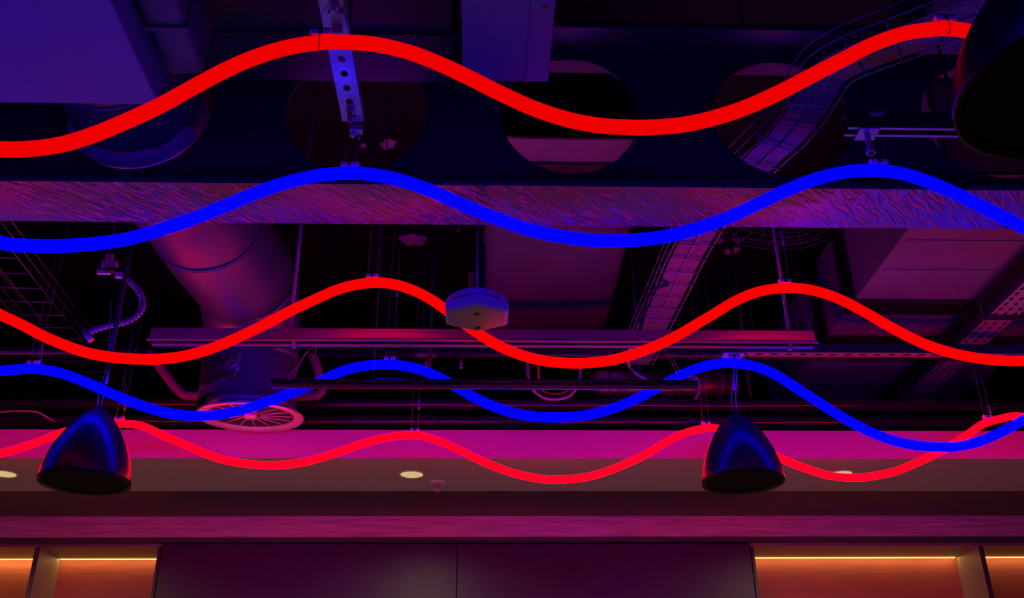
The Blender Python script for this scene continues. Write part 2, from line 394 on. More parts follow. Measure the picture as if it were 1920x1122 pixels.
for i in range(len(hxs)-1):
    MB().tube([(hxs[i]+HR+.02, bw-.007, zc), (hxs[i+1]-HR-.02, bw-.007, zc)], .004, 6).build('weld_seam', 'beam', beam)
for cx in hx:
    ring = [(cx+(HR+.012)*math.cos(a), bw-.008, zc+(HR+.012)*math.sin(a)) for a in [2*PI*i/64 for i in range(65)]]
    MB().tube(ring, .004, 6).build('hole_rim', 'beam', beam)

# ------------------------------------------------------------------ ducts in front of the beam
def duct_box(name, x0, x1, y0, y1, h0, h1, m, label, seams=(), group='rectangular air ducts', fl=.012, parts=True):
    t = thing(name, label, 'air duct', ((x0+x1)/2, (y0+y1)/2, Z(h0)), group)
    MB().box(x0, x1, y0, y1, Z(h0), Z(h1)).build('casing', m, t, .004)
    for s in seams:
        MB().box(x0-fl, x1+fl, s-.012, s+.012, Z(h0)-fl, Z(h1)+fl).build('flange_joint', m, t)
    return t
# blue-lit box duct at upper left, its far end above the red tube
Yd = 2.434; xr = atY(300, 180, Yd).x
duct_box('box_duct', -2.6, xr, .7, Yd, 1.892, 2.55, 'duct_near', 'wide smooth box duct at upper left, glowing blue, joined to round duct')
# round duct that runs on through the hole and turns down
AX = hx[0]+.0; RD = .225
rd = thing('round_duct', 'large round duct passing through beam hole and turning down to the ring diffuser', 'air duct', (AX, 4.3, zc), 'round air ducts')
yE = 4.70
XD = -1.185; RB = .253; zr = zc+.115          # the run shifts sideways once past the beam
c_drop = atY(470, 781, yE).z+.045
run = catmull([(AX, Yd+.003, zc), (AX, 2.65, zc), (AX+.002, 2.95, zc), (AX-.01, 3.15, zc+.03), (XD-.072, 3.45, zr-.03), (XD-.068, 3.7, zr), (XD-.045, 4.05, zr), (XD, yE-.32, zr)], 5)
rr_ = [RD+(RB-RD)*min(1, max(0, (p.y-3.02)/.4)) for p in run]
MB().tube(run, RD, 56, radii=rr_).build('straight_run', 'duct', rd)
el = [(XD, yE-.32+.32*math.sin(a), zr-.32*(1-math.cos(a))) for a in [PI/2*i/14 for i in range(15)]]
MB().tube(el, RB, 56, radii=[RB-.015*i/14 for i in range(15)]).build('elbow', 'duct', rd)
MB().lathe([(RB-.015, -.32), (RB-.015, -.38), (RB-.019, -.40), (RB-.019, c_drop-zr)], (XD, yE, zr), 56).build('drop', 'duct', rd)
for x, y, z, q in ((AX, 2.6, zc, RD), (XD-.06, 3.85, zr, RB)):
    MB().tube([(x, y-.01, z), (x, y+.01, z)], q+.005, 56).build('clamp_band', 'duct', rd)
# torn lining seen at the bottom lip of the hole
mb = MB(); n = 40
vs = []
for i in range(n+1):
    a = PI+(.12+.72*i/n)*PI; u = .004*math.sin(i*.55)+.003*random.random()
    for (r_, y) in ((RD+.003, bw-.06-u), (RD+.014+u*.5, bw-.045-u), (HR-.004, bw-.012)):
        vs.append((AX+r_*math.cos(a), y, zc+r_*math.sin(a)))
mb.add(vs, [(3*i+j, 3*i+j+1, 3*i+3+j+1, 3*i+3+j) for i in range(n) for j in (0, 1)])
o = mb.build('wrinkled_collar', 'collar', rd); sm = o.modifiers.new('thick', 'SOLIDIFY'); sm.thickness = .003
o['label'] = 'wrinkled collar around the duct'
# ring diffuser below
c = Vector((atY(470, 781, yE).x, yE, atY(470, 781, yE).z))
df = thing('ring_diffuser', 'round ceiling air diffuser with glowing red-lit rim, under the bent round duct', 'air diffuser', c)
MB().lathe([(.262, .004), (.268, .0), (.262, -.012), (.22, -.004), (.213, .004), (.218, .008)], c, 64).build('rim', 'railedge', df)
MB().lathe([(.0005, .03), (.16, .03), (.213, .008)], c, 64).build('face_plate', 'duct_dark', df)
for i in range(16):
    a = 2*PI*i/16+.1
    MB().tube([c+Vector((.05*math.cos(a), .05*math.sin(a), .006)), c+Vector((.205*math.cos(a), .205*math.sin(a), .002))], .0032, 5).build('vane', 'railedge', df)
MB().lathe([(.0005, -.012), (.03, -.012), (.034, .0), (.03, .03)], c, 24).build('hub', 'railedge', df)
MB().lathe([(.205, .012), (.226, .02), (.226, .07), (.222, .073)], c, 56).build('neck', 'duct', df)
df.scale = (.98, .98, .98); df.rotation_euler = (math.radians(4), 0, 0)
# foil patch wrapped on the drop
mb = MB(); vs = []; n = 18
for j in range(9):
    for i in range(n+1):
        a = -PI*.82+PI*.34*i/n; r_ = .237+.005*random.random()
        vs.append((XD+r_*math.cos(a), yE+r_*math.sin(a), c.z+.09+.018*j+(.01*random.random() if j in (0, 8) else 0)))
mb.add(vs, [(j*(n+1)+i, j*(n+1)+i+1, (j+1)*(n+1)+i+1, (j+1)*(n+1)+i) for j in range(8) for i in range(n)])
o = mb.build('foil_tape', 'foil', rd); o['label'] = 'crumpled shiny foil tape'
sm = o.modifiers.new('thick', 'SOLIDIFY'); sm.thickness = .002

# narrow wrapped duct beside it, ends at the beam
a = atY(312, 138, 2.40); b_ = atY(384, 134, 2.40)
t = thing('wrapped_duct', 'narrow wrapped duct above the topmost tube, beside the blue box duct', 'air duct', ((a.x+b_.x)/2, 2.4, a.z))
mb = MB(); vs = []; n = 14
for j in range(24):
    y = .9+(2.40-.9)*j/23
    for i in range(n):
        an = 2*PI*i/n; ex = abs(math.cos(an))**.28*math.copysign(1, math.cos(an)); ez = abs(math.sin(an))**.28*math.copysign(1, math.sin(an))
        w = (b_.x-a.x)/2*(1+.05*(random.random()-.5))
        vs.append(((a.x+b_.x)/2+w*ex, y, a.z+.11+.11*ez*(1+.08*(random.random()-.5))))
mb.add(vs, [(j*n+i, j*n+(i+1) % n, (j+1)*n+(i+1) % n, (j+1)*n+i) for j in range(23) for i in range(n)], True)
mb.f += [list(range(n)), [23*n+i for i in range(n)]]; mb.sm += [False, False]
mb.build('insulation_jacket', 'wrapjacket', t)
bands = [1.2, 1.7, 2.2]
for y in bands:
    MB().box(a.x-.004, b_.x+.004, y-.008, y+.008, a.z-.006, a.z+.226).build('strap', 'wrapjacket', t)
# wide dark duct between, and blue sheet duct
a = atY(398, 150, 2.74); b_ = atY(852, 152, 2.74); h = a.z-CAM_Z
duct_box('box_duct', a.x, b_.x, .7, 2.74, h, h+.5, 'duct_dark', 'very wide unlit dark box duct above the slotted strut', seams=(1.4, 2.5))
a = atY(868, 152, 2.66); b_ = atY(1028, 152, 2.66); h = a.z-CAM_Z
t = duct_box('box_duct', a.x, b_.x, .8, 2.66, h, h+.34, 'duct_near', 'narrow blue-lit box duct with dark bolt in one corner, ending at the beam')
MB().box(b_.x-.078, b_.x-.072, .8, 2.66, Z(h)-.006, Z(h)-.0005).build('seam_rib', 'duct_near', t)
p = atH(1022, 15, h)
MB().lathe([(.0005, -.006), (.009, -.005), (.011, 0)], (p.x, p.y, Z(h)), 12).build('bolt', 'redblock', t)
# dark duct right of hole four, above the short strut
a = atY(1700, 95, 2.7)
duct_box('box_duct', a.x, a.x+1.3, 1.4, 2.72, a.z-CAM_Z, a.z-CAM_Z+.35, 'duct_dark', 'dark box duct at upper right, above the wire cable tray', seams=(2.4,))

# ------------------------------------------------------------------ ducts beyond the beam
a = atH(906, 440, 2.56); b_ = atH(1190, 440, 2.56)
y1 = atH(1000, 614, 2.56).y
t = thing('oval_duct', 'broad flat-oval duct behind the beam, above and right of the hexagonal device', 'air duct', ((a.x+b_.x)/2, 4.2, Z(2.56)))
w = (b_.x-a.x)/2; cx = (a.x+b_.x)/2; poly = []
for i in range(40):
    an = 2*PI*i/40; e = .34
    poly.append((cx+w*math.copysign(abs(math.cos(an))**e, math.cos(an)), Z(2.56)+.2+.2*math.copysign(abs(math.sin(an))**e, math.sin(an))))
vs = []
ys = [3.50, 3.51, 4.2, 4.8, y1+1.0]
for y in ys: vs += [(u, y, v) for u, v in poly]
mb = MB().add(vs, [(j*40+i, j*40+(i+1) % 40, (j+1)*40+(i+1) % 40, (j+1)*40+i) for j in range(len(ys)-1) for i in range(40)], True)
mb.f += [list(range(40)), [(len(ys)-1)*40+i for i in range(40)]]; mb.sm += [False, False]
mb.build('casing', 'duct_oval', t)
MB().prism([(cx+(u-cx)*1.004, Z(2.76)+(v-Z(2.76))*1.01) for u, v in poly], 'y', 3.485, 3.4995).build('end_cap', 'black', t)
for y in (3.71, 5.6):
    MB().prism([(cx+(u-cx)*1.012, Z(2.76)+(v-Z(2.76))*1.05) for u, v in poly], 'y', y-.035, y+.035).build('joint_band', 'black', t)
# big flat duct on the right in three lengths, one of them darker joint gaps
h = 2.45
def hy(y, x=1600): return atH(x, y, h).y
xl = atH(1700, 434, h).x; xr_ = atH(1876, 687, h).x
for (ya, yb, lab) in ((3.55, hy(566), 'long flat duct length right of the beam hole, nearest of three behind the beam'),
                      (hy(580), hy(634), 'short flat duct length between the two dark joints, right of the light fixture'),
                      (hy(646), 6.6, 'far flat duct length lit dark red, above the far pipe')):
    t = thing('flat_duct', lab, 'air duct', ((xl+xr_)/2, (ya+yb)/2, Z(h)), 'lengths of the wide flat duct')
    MB().box(xl, xr_, ya, yb, Z(h), Z(h)+.5).build('casing', 'duct_flat', t, .004)
    for y in (ya+.02, yb-.02):
        MB().box(xl-.012, xr_+.012, y-.018, y+.018, Z(h)-.018, Z(h)+.518).build('flange_joint', 'duct_dark', t)
    for y in [ya+.3*i for i in range(1, int((yb-ya)/.3))]:
        MB().box(xl+.02, xr_-.02, y-.004, y+.004, Z(h)-.005, Z(h)-.0005).build('stiffener', 'duct_flat', t)
    if ya < 5.2:
        MB().box(xl-.004, xr_+.004, yb+.002, (hy(580) if ya < 4 else hy(646))-.006, Z(h)-.006, Z(h)+.5).build('joint_sleeve', 'black', t)
# perforated cable tray slung under it
hT = 2.33
a = atH(1765, 677, hT); b_ = atH(1815, 677, hT)
t = thing('perforated_tray', 'slotted steel cable tray running under the wide flat duct at the right', 'cable tray', ((a.x+b_.x)/2, 5, Z(hT)))
mb = MB().perf((a.x, 3.5, Z(hT)), (0, 1, 0), (1, 0, 0), 3.0, b_.x-a.x, .060, .05, .036, .019, -.002)
mb.build('tray_bottom', 'traymetal', t)
MB().box(a.x-.07, b_.x+.09, 3.5, 6.5, Z(hT)+.065, Z(hT)+.075).build('shade_strip', 'black', t)  # black sheet standing in for the shade on both sides of the tray
for x in (a.x-.002, b_.x):
    MB().box(x, x+.002, 3.5, 6.5, Z(hT), Z(hT)+.06).build('side_wall', 'galv_dark', t)
for y in (3.9, 4.75, 5.9):
    MB().box(a.x-.05, b_.x+.05, y-.012, y+.012, Z(hT)-.022, Z(hT)-.002).build('bracket', 'galv_dark', t)
    for x in (a.x-.035, b_.x+.035):
        MB().tube([(x, y, Z(hT)-.03), (x, y, Z(h)-.0005)], .004, 6).build('hanging_rod', 'galv', t)

# ------------------------------------------------------------------ wire basket trays
def basket(path, wd, hgt, label, rung=.1, nb=3, liner=False, r=.0028):
    P = [Vector(p) for p in path]
    t = thing('wire_tray', label, 'cable tray', P[0], 'wire basket cable trays')
    def frames(P):
        out = []
        for i in range(len(P)):
            d = (P[min(i+1, len(P)-1)]-P[max(i-1, 0)]); d.z = 0; d.normalize(); out.append(Vector((d.y, -d.x, 0)))
        return out
    S = frames(P); mb = MB()
    for k in range(nb):
        u = (k/(nb-1)-.5)*wd; mb.tube([p+s*u for p, s in zip(P, S)], r, 6)
    for s_ in (-.5, .5):
        for z in (hgt*.5, hgt): mb.tube([p+s*(s_*wd)+Vector((0, 0, z)) for p, s in zip(P, S)], r, 6)
    L = 0; nxt = rung*.5
    for i in range(len(P)-1):
        seg = (P[i+1]-P[i]).length
        while nxt < L+seg:
            f = (nxt-L)/seg; p = P[i].lerp(P[i+1], f)-Vector((0, 0, r*1.6)); s = S[i].lerp(S[i+1], f).normalized()
            mb.tube([p+s*(-.5*wd-.003)+Vector((0, 0, hgt)), p+s*(-.5*wd-.003), p+s*(.5*wd+.003), p+s*(.5*wd+.003)+Vector((0, 0, hgt))], r, 6)
            nxt += rung
        L += seg
    mb.build('wire_mesh', 'galv', t)
    if liner:
        vs = []
        for p, s in zip(P, S): vs += [p+s*(-.40*wd)+Vector((0, 0, .008)), p+s*(.40*wd)+Vector((0, 0, .008))]
        m2 = MB().add(vs, [(2*i, 2*i+1, 2*i+3, 2*i+2) for i in range(len(P)-1)]); o = m2.build('liner_sheet', 'liner', t)
        sm = o.modifiers.new('thick', 'SOLIDIFY'); sm.thickness = .004
    return t
HT = 2.06
pa = [atH(x, y, HT) for x, y in ((1960, -18), (1800, 42), (1690, 84), (1600, 118), (1550, 150), (1510, 215), (1470, 265), (1432, 300))]
pb = [atH(x, y, HT) for x, y in ((1345, 390), (1290, 480), (1262, 540), (1226, 615), (1195, 685))]
basket(catmull([*pa, *pb], 5), .165, .09, 'wire cable tray curving down from upper right through the beam hole', rung=.12, liner=True, r=.003)
hL = 2.38
basket([atH(-260, 190, hL), atH(95, 620, hL), atH(210, 755, hL)], .26, .12, 'faint wire cable tray at the left edge, behind the left flexible conduit', rung=.16, r=.0024)
hL = 3.0
pp = [atH(x, y, hL) for x, y in ((1340, 430), (1420, 452), (1490, 456), (1530, 445), (1555, 425))]
basket(catmull(pp, 4), .15, .06, 'thin curved wire tray close under the beam, over the junction box remnants', rung=.09, r=.0022)
# cables lying in the near tray
cp = [p+Vector((.03, 0, .022)) for p in catmull([*pa, *pb], 5)]
tag(MB().tube(cp, .012, 8).build('cable', 'black'), 'black cable lying in the curved wire tray at upper right', 'cable', 'cables in the curved tray')
cp = [p+Vector((-.03, 0, .02)) for p in catmull([*pa, *pb], 5)]
tag(MB().tube(cp, .009, 8).build('cable', 'galv_dark'), 'grey cable beside the black one in the curved wire tray', 'cable', 'cables in the curved tray')

# ------------------------------------------------------------------ struts that carry the tubes
h = 1.80
pe = atH(660, 228, h); pn = atH(600, -190, h)
X0 = atH(642, 228, h).x; X1 = atH(682, 228, h).x
t = thing('slotted_strut', 'slotted steel strut running away above the topmost tube, lit blue at its end', 'strut', (pe.x, 1.9, Z(h)), 'strut channels')
ya = 1.15; yb = pe.y
mb = MB().perf((X0, ya, Z(h)), (0, 1, 0), (1, 0, 0), yb-ya, X1-X0, .0625, X1-X0, .026, .021, -.002)
mb.build('slotted_face', 'galv', t)
for x in (X0, X1-.003): MB().box(x, x+.003, ya, yb, Z(h)+.0025, Z(h)+.03).build('side_wall', 'galv', t)
for y in (1.4, 2.2):
    MB().tube([(pe.x, y, Z(h)+.02), (pe.x, y, atY(398, 150, 2.74).z-.0135)], .005, 8).build('hanging_rod', 'galv_dark', t)
# bolts and clamp under the strut
c = atH(628, 12, h); c.z -= .001
t2 = thing('strut_clamp', 'small bent metal clamp with red-lit bolt under the slotted strut, above topmost tube', 'clamp', c)
MB().box(c.x-.02, c.x+.022, c.y+.01, c.y+.07, c.z-.012, c.z-.002).build('plate', 'galv', t2, .002)
MB().box(c.x-.014, c.x+.014, c.y+.055, c.y+.062, c.z-.035, c.z-.002).build('bent_tab', 'galv', t2, .001)
MB().tube([(c.x, c.y-.012, c.z-.03), (c.x, c.y-.012, c.z)], .008, 8).build('bolt', 'galv', t2)
MB().lathe([(.0005, -.018), (.014, -.018), (.014, -.008), (.0005, -.008)], (c.x, c.y-.012, c.z), 6, False).build('nut', 'galv', t2)
c = atH(657, 205, h); c.z -= .001
t2 = thing('strut_clamp', 'small threaded stud with nut hanging below the end of the slotted strut', 'clamp', c)
MB().tube([c+Vector((0, 0, -.045)), c], .007, 8).build('stud', 'pipe2', t2)
MB().lathe([(.0005, -.014), (.013, -.014), (.013, -.004), (.0005, -.004)], c, 6, False).build('nut', 'galv', t2)
c = atY(667, 240, yb+.006)
t2 = thing('wire_grip', 'small metal wire clip just under the end of the slotted strut', 'wire clip', c, 'wire clips')
MB().box(c.x-.018, c.x+.02, yb+.002, yb+.03, c.z-.008, c.z+.012).build('jaw', 'galv', t2, .003)
MB().tube([c+Vector((-.012, .015, -.02)), c+Vector((.006, .015, .012))], .007, 8).build('barrel', 'galv', t2)
MB().tube([c+Vector((.012, .015, -.03)), c+Vector((.006, .015, .0))], .0025, 6).build('pin', 'galv', t2)

h = 1.775
a = atH(1582, 256, h)
t = thing('strut_channel', 'short open strut channel with blue-lit lips, left of the near bell pendant', 'strut', (a.x+.5, a.y, Z(h)), 'strut channels')
xs0, xs1 = a.x, a.x+1.4; d = .045
MB().box(xs0, xs1, a.y-d, a.y-d+.010, Z(h), Z(h)+.003).build('lip', 'galv', t)
MB().box(xs0, xs1, a.y-.010, a.y, Z(h), Z(h)+.003).build('lip', 'galv', t)
MB().box(xs0, xs1, a.y-d, a.y-d+.003, Z(h)+.0035, Z(h)+.06).build('side_wall', 'beam', t)
MB().box(xs0, xs1, a.y-.003, a.y, Z(h)+.0035, Z(h)+.06).build('side_wall', 'beam', t)
MB().box(xs0, xs1, a.y-d+.0035, a.y-.0035, Z(h)+.056, Z(h)+.06).build('channel_back', 'beam', t)
for x in (xs0+.35, xs1-.2): MB().tube([(x, a.y-.02, Z(h)+.06), (x, a.y-.02, atY(1700, 95, 2.7).z-.001)], .005, 8).build('hanging_rod', 'black', t)
c = Vector((atH(1617, 262, h).x, a.y-.022, Z(h)-.001))
t2 = thing('strut_clamp', 'plate clamp with short hanging stud below the short open strut', 'clamp', c)
MB().box(c.x-.03, c.x+.03, c.y-.03, c.y+.03, c.z-.008, c.z-.001).build('plate', 'galv', t2, .002)
MB().tube([c+Vector((0, 0, -.075)), c+Vector((0, 0, -.008))], .009, 10).build('stud', 'galv', t2)
MB().lathe([(.0005, -.075), (.015, -.075), (.015, -.058), (.0005, -.058)], c, 6, False).build('nut', 'galv', t2)
c = Vector((atY(1640, 217, a.y-d-.002).x, a.y-d-.008, atY(1640, 217, a.y-d-.002).z))
t2 = thing('wire_grip', 'small wire clip on the face of the short open strut', 'wire clip', c, 'wire clips')
MB().box(c.x-.02, c.x+.012, c.y-.01, c.y+.006, c.z-.006, c.z+.006).build('jaw', 'galv', t2, .002)
MB().tube([c+Vector((.012, -.004, -.004)), c+Vector((.03, -.004, .012))], .005, 8).build('barrel', 'galv', t2)
STRUT_R = Vector((c.x+.012, a.y-.02, Z(h)))

h = 1.70
a = atH(1352, 668, h)
t = thing('slotted_strut', 'long slotted strut at right, just above the crest of the far blue tube', 'strut', (a.x+1, a.y, Z(h)), 'strut channels')
d = .042; xe = 4.5
MB().perf((a.x, a.y-d, Z(h)), (1, 0, 0), (0, 1, 0), xe-a.x, d, .0645, d, .032, .015, .002).build('slotted_face', 'galv_dark', t)
MB().box(a.x, xe, a.y-d, a.y-d+.003, Z(h)+.0025, Z(h)+.042).build('side_wall', 'beam', t)
MB().box(a.x, xe, a.y-.003, a.y, Z(h)+.0025, Z(h)+.042).build('side_wall', 'beam', t)
for x in (a.x+.4, a.x+1.9): MB().tube([(x, a.y-.02, Z(h)+.045), (x, a.y-.02, Z(2.1))], .005, 8).build('hanging_rod', 'galv_dark', t)
STRUT_F = Vector((atY(1376, 662, a.y-.02).x, a.y-.02, Z(h)-.001))
c = STRUT_F
t2 = thing('strut_clamp', 'small clamp plate on the end of the long slotted strut, over the blue crest', 'clamp', c)
MB().box(c.x-.05, c.x+.04, c.y-.025, c.y+.025, c.z-.006, c.z).build('plate', 'galv', t2, .002)
MB().tube([c+Vector((.02, 0, -.02)), c+Vector((.02, 0, -.005))], .006, 8).build('bolt', 'galv', t2)

# ------------------------------------------------------------------ hangers
hanger('red1', 596, 'wire hanger at the left crest of the topmost red tube', top=atH(628, -8, 1.80))
hanger('red1', 1778, 'wire hanger on the topmost red tube, close to the near bell pendant', top=atH(1775, -60, 2.2))
hanger('blue1', 655, 'twin wire hanger between slotted strut and first blue crest', top=atY(664, 243, TY['blue1']))
hanger('blue1', 1648, 'twin wire hanger dropping from the short open strut to the blue tube', top=STRUT_R)
hanger('red2', 700, 'wire hanger on the second red tube, left of the hexagonal device', w=.042)
hanger('red2', 1474, 'wire hanger with long grip on the second red tube, right crest', w=.042, grip=(.09, .085))
hanger('blue2', 62, 'wire hanger on the far blue tube near the left edge', w=.045)
hanger('blue2', 732, 'wire hanger with grip on the far blue tube under the long light fixture', w=.045, grip=(.16, .06))
hanger('blue2', 1375, 'short wire hanger joining far blue crest to the long slotted strut', top=STRUT_F, w=.045)
hanger('red3', 224, 'wire hanger with small grip on lowest red tube beside the left bell pendant', w=.04, grip=(.02, .05))
hanger('red3', 778, 'wire hanger with pink-lit grip on the middle crest of the lowest red tube', w=.04, grip=(.055, .06))
hanger('red3', 1326, 'wire hanger on the lowest red tube beside the right bell pendant', w=.04)
p = tube_at('red3', 1856); hanger('red3', 1856, 'wire hanger on the lowest red tube where the blue tube crosses it', w=.04, grip=(.01, .05), top=Vector((p.x+.01, p.y, Z(2.43))))

# ------------------------------------------------------------------ bell pendant loudspeakers
def pendant(c, R, label, wires_top, mark=False, grip=False, hs=.95):
    """c = centre of rim"""
    t = thing('bell_pendant', label, 'pendant', c, 'black bell-shaped hanging pendants')
    prof = [(1.0, 0), (.996, .12), (.975, .3), (.925, .55), (.85, .80), (.745, 1.05), (.62, 1.30), (.50, 1.50), (.385, 1.66), (.27, 1.79), (.17, 1.87), (.10, 1.90), (.095, 1.97), (.001, 1.975)]
    pr = [(r*R, z*R*hs) for r, z in prof]
    inner = [(.93*R, .06*R), (.955*R, .02*R), (1.0*R, 0)]
    MB().lathe(inner+pr[1:], c, 72).build('shell', 'pendant', t)
    MB().lathe([(.0005, .055*R), (.55*R, .06*R), (.935*R, .062*R)], c, 64).build('grille', 'grille', t)
    MB().lathe([(.93*R, .04*R), (.945*R, .03*R), (.945*R, .07*R)], c, 64).build('inner_ring', 'black', t)
    top = c+Vector((0, 0, 1.975*R*hs))
    for s in (-1, 1):
        MB().tube([top+Vector((s*.008, 0, -.002)), top+Vector((s*.010, 0, .06)), Vector(wires_top)+Vector((s*.004, 0, 0))], .0014, 6).build('wire', 'wire', t)
    if grip:
        MB().tube([top+Vector((.01, 0, .10)), top+Vector((.012, 0, .16))], .006, 8).build('gripper', 'galv', t)
    if mark:
        MB().box(c.x-.012, c.x+.012, c.y-.04, c.y-.037, c.z+.052*R, c.z+.0545*R).build('pale_bar', 'white', t)  # small pale bar on the grille
    return t
RP = .175
c = atY(158, 908, 3.88); pendant(c, RP, 'black bell pendant at left, in front of the lowest red tube', atY(207, 665, 3.88), mark=True, grip=True)
c = atY(1394, 907, 4.02); pendant(c, RP*.98, 'black bell pendant at right, hanging over the dark cabinets', STRUT_F+Vector((.01, 0, -.007)), grip=True)
c = atY(2025, 174, 1.45); pendant(c, .222, 'large near bell pendant cut off at the upper right corner', Vector((c.x, c.y, CEIL-.002)), hs=.74)

# ------------------------------------------------------------------ hexagonal device on rod
h = 1.472
cc = [atH(x, y, h) for x, y in ((893, 573), (948, 584), (950, 607), (895, 620), (840, 611), (840, 587))]
c = sum(cc, Vector())/6
t = thing('hexagonal_device', 'white hexagonal ceiling device hanging on a thin rod, warm grey underside', 'ceiling device', c)
def hexr(r, z, n=6):
    return [c+Vector((r*math.cos(-PI/2+2*PI*i/6), r*.93*math.sin(-PI/2+2*PI*i/6), z)) for i in range(6)]
RH = .1225
def loft(rings, name, m, bev=.006):
    mb = MB(); vs = [v for r in rings for v in r]
    mb.add(vs, [(j*6+i, j*6+(i+1) % 6, (j+1)*6+(i+1) % 6, (j+1)*6+i) for j in range(len(rings)-1) for i in range(6)]+[list(range(6)), [(len(rings)-1)*6+i for i in range(6)]])
    return mb.build(name, m, t, bev)
loft([hexr(RH-.004, .0), hexr(RH+.002, .010), hexr(RH, .040), hexr(RH-.008, .046)], 'housing', 'white', .005)
loft([hexr(RH-.012, -.002), hexr(RH-.012, .004)], 'underside_panel', 'offwhite', .001)
MB().lathe([(.110, .040), (.107, .060), (.092, .072), (.06, .076), (.0005, .077)], c, 48).build('domed_cap', 'white', t)
u = c+Vector((.003, .072, -.0025)); MB().lathe([(.0005, 0), (.011, 0), (.011, .002)], u, 24).build('sensor_hole', 'darkslot', t)
for dx, dy, w in ((0, -.034, .007), (0, -.046, .005), (.0, -.040, .005), (-.009, -.037, .003), (.009, -.043, .003)):
    MB().box(c.x+dx-w, c.x+dx+w, c.y+dy-.0015, c.y+dy+.0015, c.z-.0035, c.z-.0018).build('mark', 'darkslot', t)
rodx = c.x
MB().tube([(rodx, c.y, c.z+.077), (rodx, c.y, bz0-.0065)], .0042, 10).build('hanging_rod', 'galv', t)
MB().box(rodx+.009, rodx+.028, c.y+.01, c.y+.03, c.z+.076, c.z+.30).build('cable_cover', 'black', t, .003)
MB().box(rodx-.03, rodx-.013, c.y+.004, c.y+.022, c.z+.076, c.z+.185).build('red_block', 'redblock', t, .004)
MB().box(rodx-.022, rodx+.002, c.y-.006, c.y+.006, c.z+.082, c.z+.096).build('clamp', 'black', t, .001)

# ------------------------------------------------------------------ long light fixture
Yf = 3.35
a = atY(275, 641, Yf); b_ = atY(1533, 640, Yf); zt = atY(900, 616, Yf).z; z0 = (a.z+b_.z)/2
t = thing('linear_light_fixture', 'long slim suspended light fixture with rods, behind the second red tube', 'light fixture', ((a.x+b_.x)/2, Yf, z0))
poly = [(Yf+.002, z0+.004), (Yf-.004, z0+.004), (Yf, z0+.012), (Yf+.006, zt), (Yf+.06, zt), (Yf+.06, z0+.004)]
MB().prism(poly, 'x', a.x+.006, b_.x-.006).build('housing', 'rail', t, .001)
MB().tube([(a.x, Yf-.003, z0), (b_.x, Yf-.003, z0)], .0048, 10).build('front_edge', 'railedge', t)
MB().box(a.x+.01, b_.x-.01, Yf+.004, Yf+.05, z0-.010, z0+.0035).build('diffuser', 'darkslot', t)
MB().tube([(a.x+.02, Yf+.006, z0-.016), (b_.x-.02, Yf+.006, z0-.016)], .0048, 10).build('lower_edge', 'railedge', t)
for px in (551, 1481):
    q = atY(px, 648, Yf)
    MB().box(q.x-.006, q.x+.006, Yf-.008, Yf+.012, z0-.03, z0-.006).build('clip', 'galv', t, .001)
for px in (545, 1478):
    q = atY(px, 614, Yf+.03)
    MB().tube([(q.x, Yf+.03, zt), (q.x, Yf+.03, CEIL-.001)], .0062, 10).build('hanging_rod', 'galv', t)
# safety loops on it
def loop_wire(pts, r, label, cat='wire', m='wire', name='wire_loop', group=None):
    return tag(MB().tube(catmull(pts, 5), r, 6).build(name, m), label, cat, group)
Yw = Yf+.012
loop_wire([atY(x, y, Yf-.012) for x, y in ((581, 655), (572, 665), (555, 690), (543, 706), (542, 711), (547, 711), (556, 698), (566, 676), (579, 657))], .0013, 'thin pink wire loop dangling from the long light fixture', group='dangling wire loops')
loop_wire([atY(x, y, Yf-.010) for x, y in ((582, 655), (589, 649), (592, 656), (591, 665), (587, 673))], .0013, 'short blue-lit wire tail beside the dangling wire loop', group='dangling wire loops')

# ------------------------------------------------------------------ dark rail in front of far blue tube
Yr = 3.58
a = atY(508, 720, Yr); b_ = atY(1308, 720, Yr); z1 = atY(900, 711, Yr).z; z2 = atY(900, 730, Yr).z
t = thing('black_rail', 'glossy black double rail crossing in front of the far blue tube', 'rail', ((a.x+b_.x)/2, Yr, z2))
M['rail_black'] = mat('glossy_black_profile', (.02, .018, .02), .12, spec=.9)
hh = z1-z2
MB().tube([(a.x, Yr, z1-hh*.30), (b_.x, Yr, z1-hh*.30)], hh*.29, 14).build('upper_tube', 'rail_black', t)
MB().tube([(a.x+.004, Yr-.002, z2+hh*.20), (b_.x-.004, Yr-.002, z2+hh*.20)], hh*.20, 14).build('lower_tube', mat('red_sheen_profile', (.22, .09, .10), .22, spec=.8), t)  # red reflection put into the lower tube's base colour
MB().box(a.x+.002, b_.x-.002, Yr+.001, Yr+.02, z2+hh*.15, z1-hh*.25).build('web_strip', 'black', t)
for px in (700, 1200):
    q = atY(px, 712, Yr+.012)
    MB().tube([(q.x, Yr+.012, z1-hh*.28), (q.x, Yr+.012, CEIL-.001 if px == 700 else Z(2.559))], .0018, 6).build('hanging_wire', 'galv_dark', t)

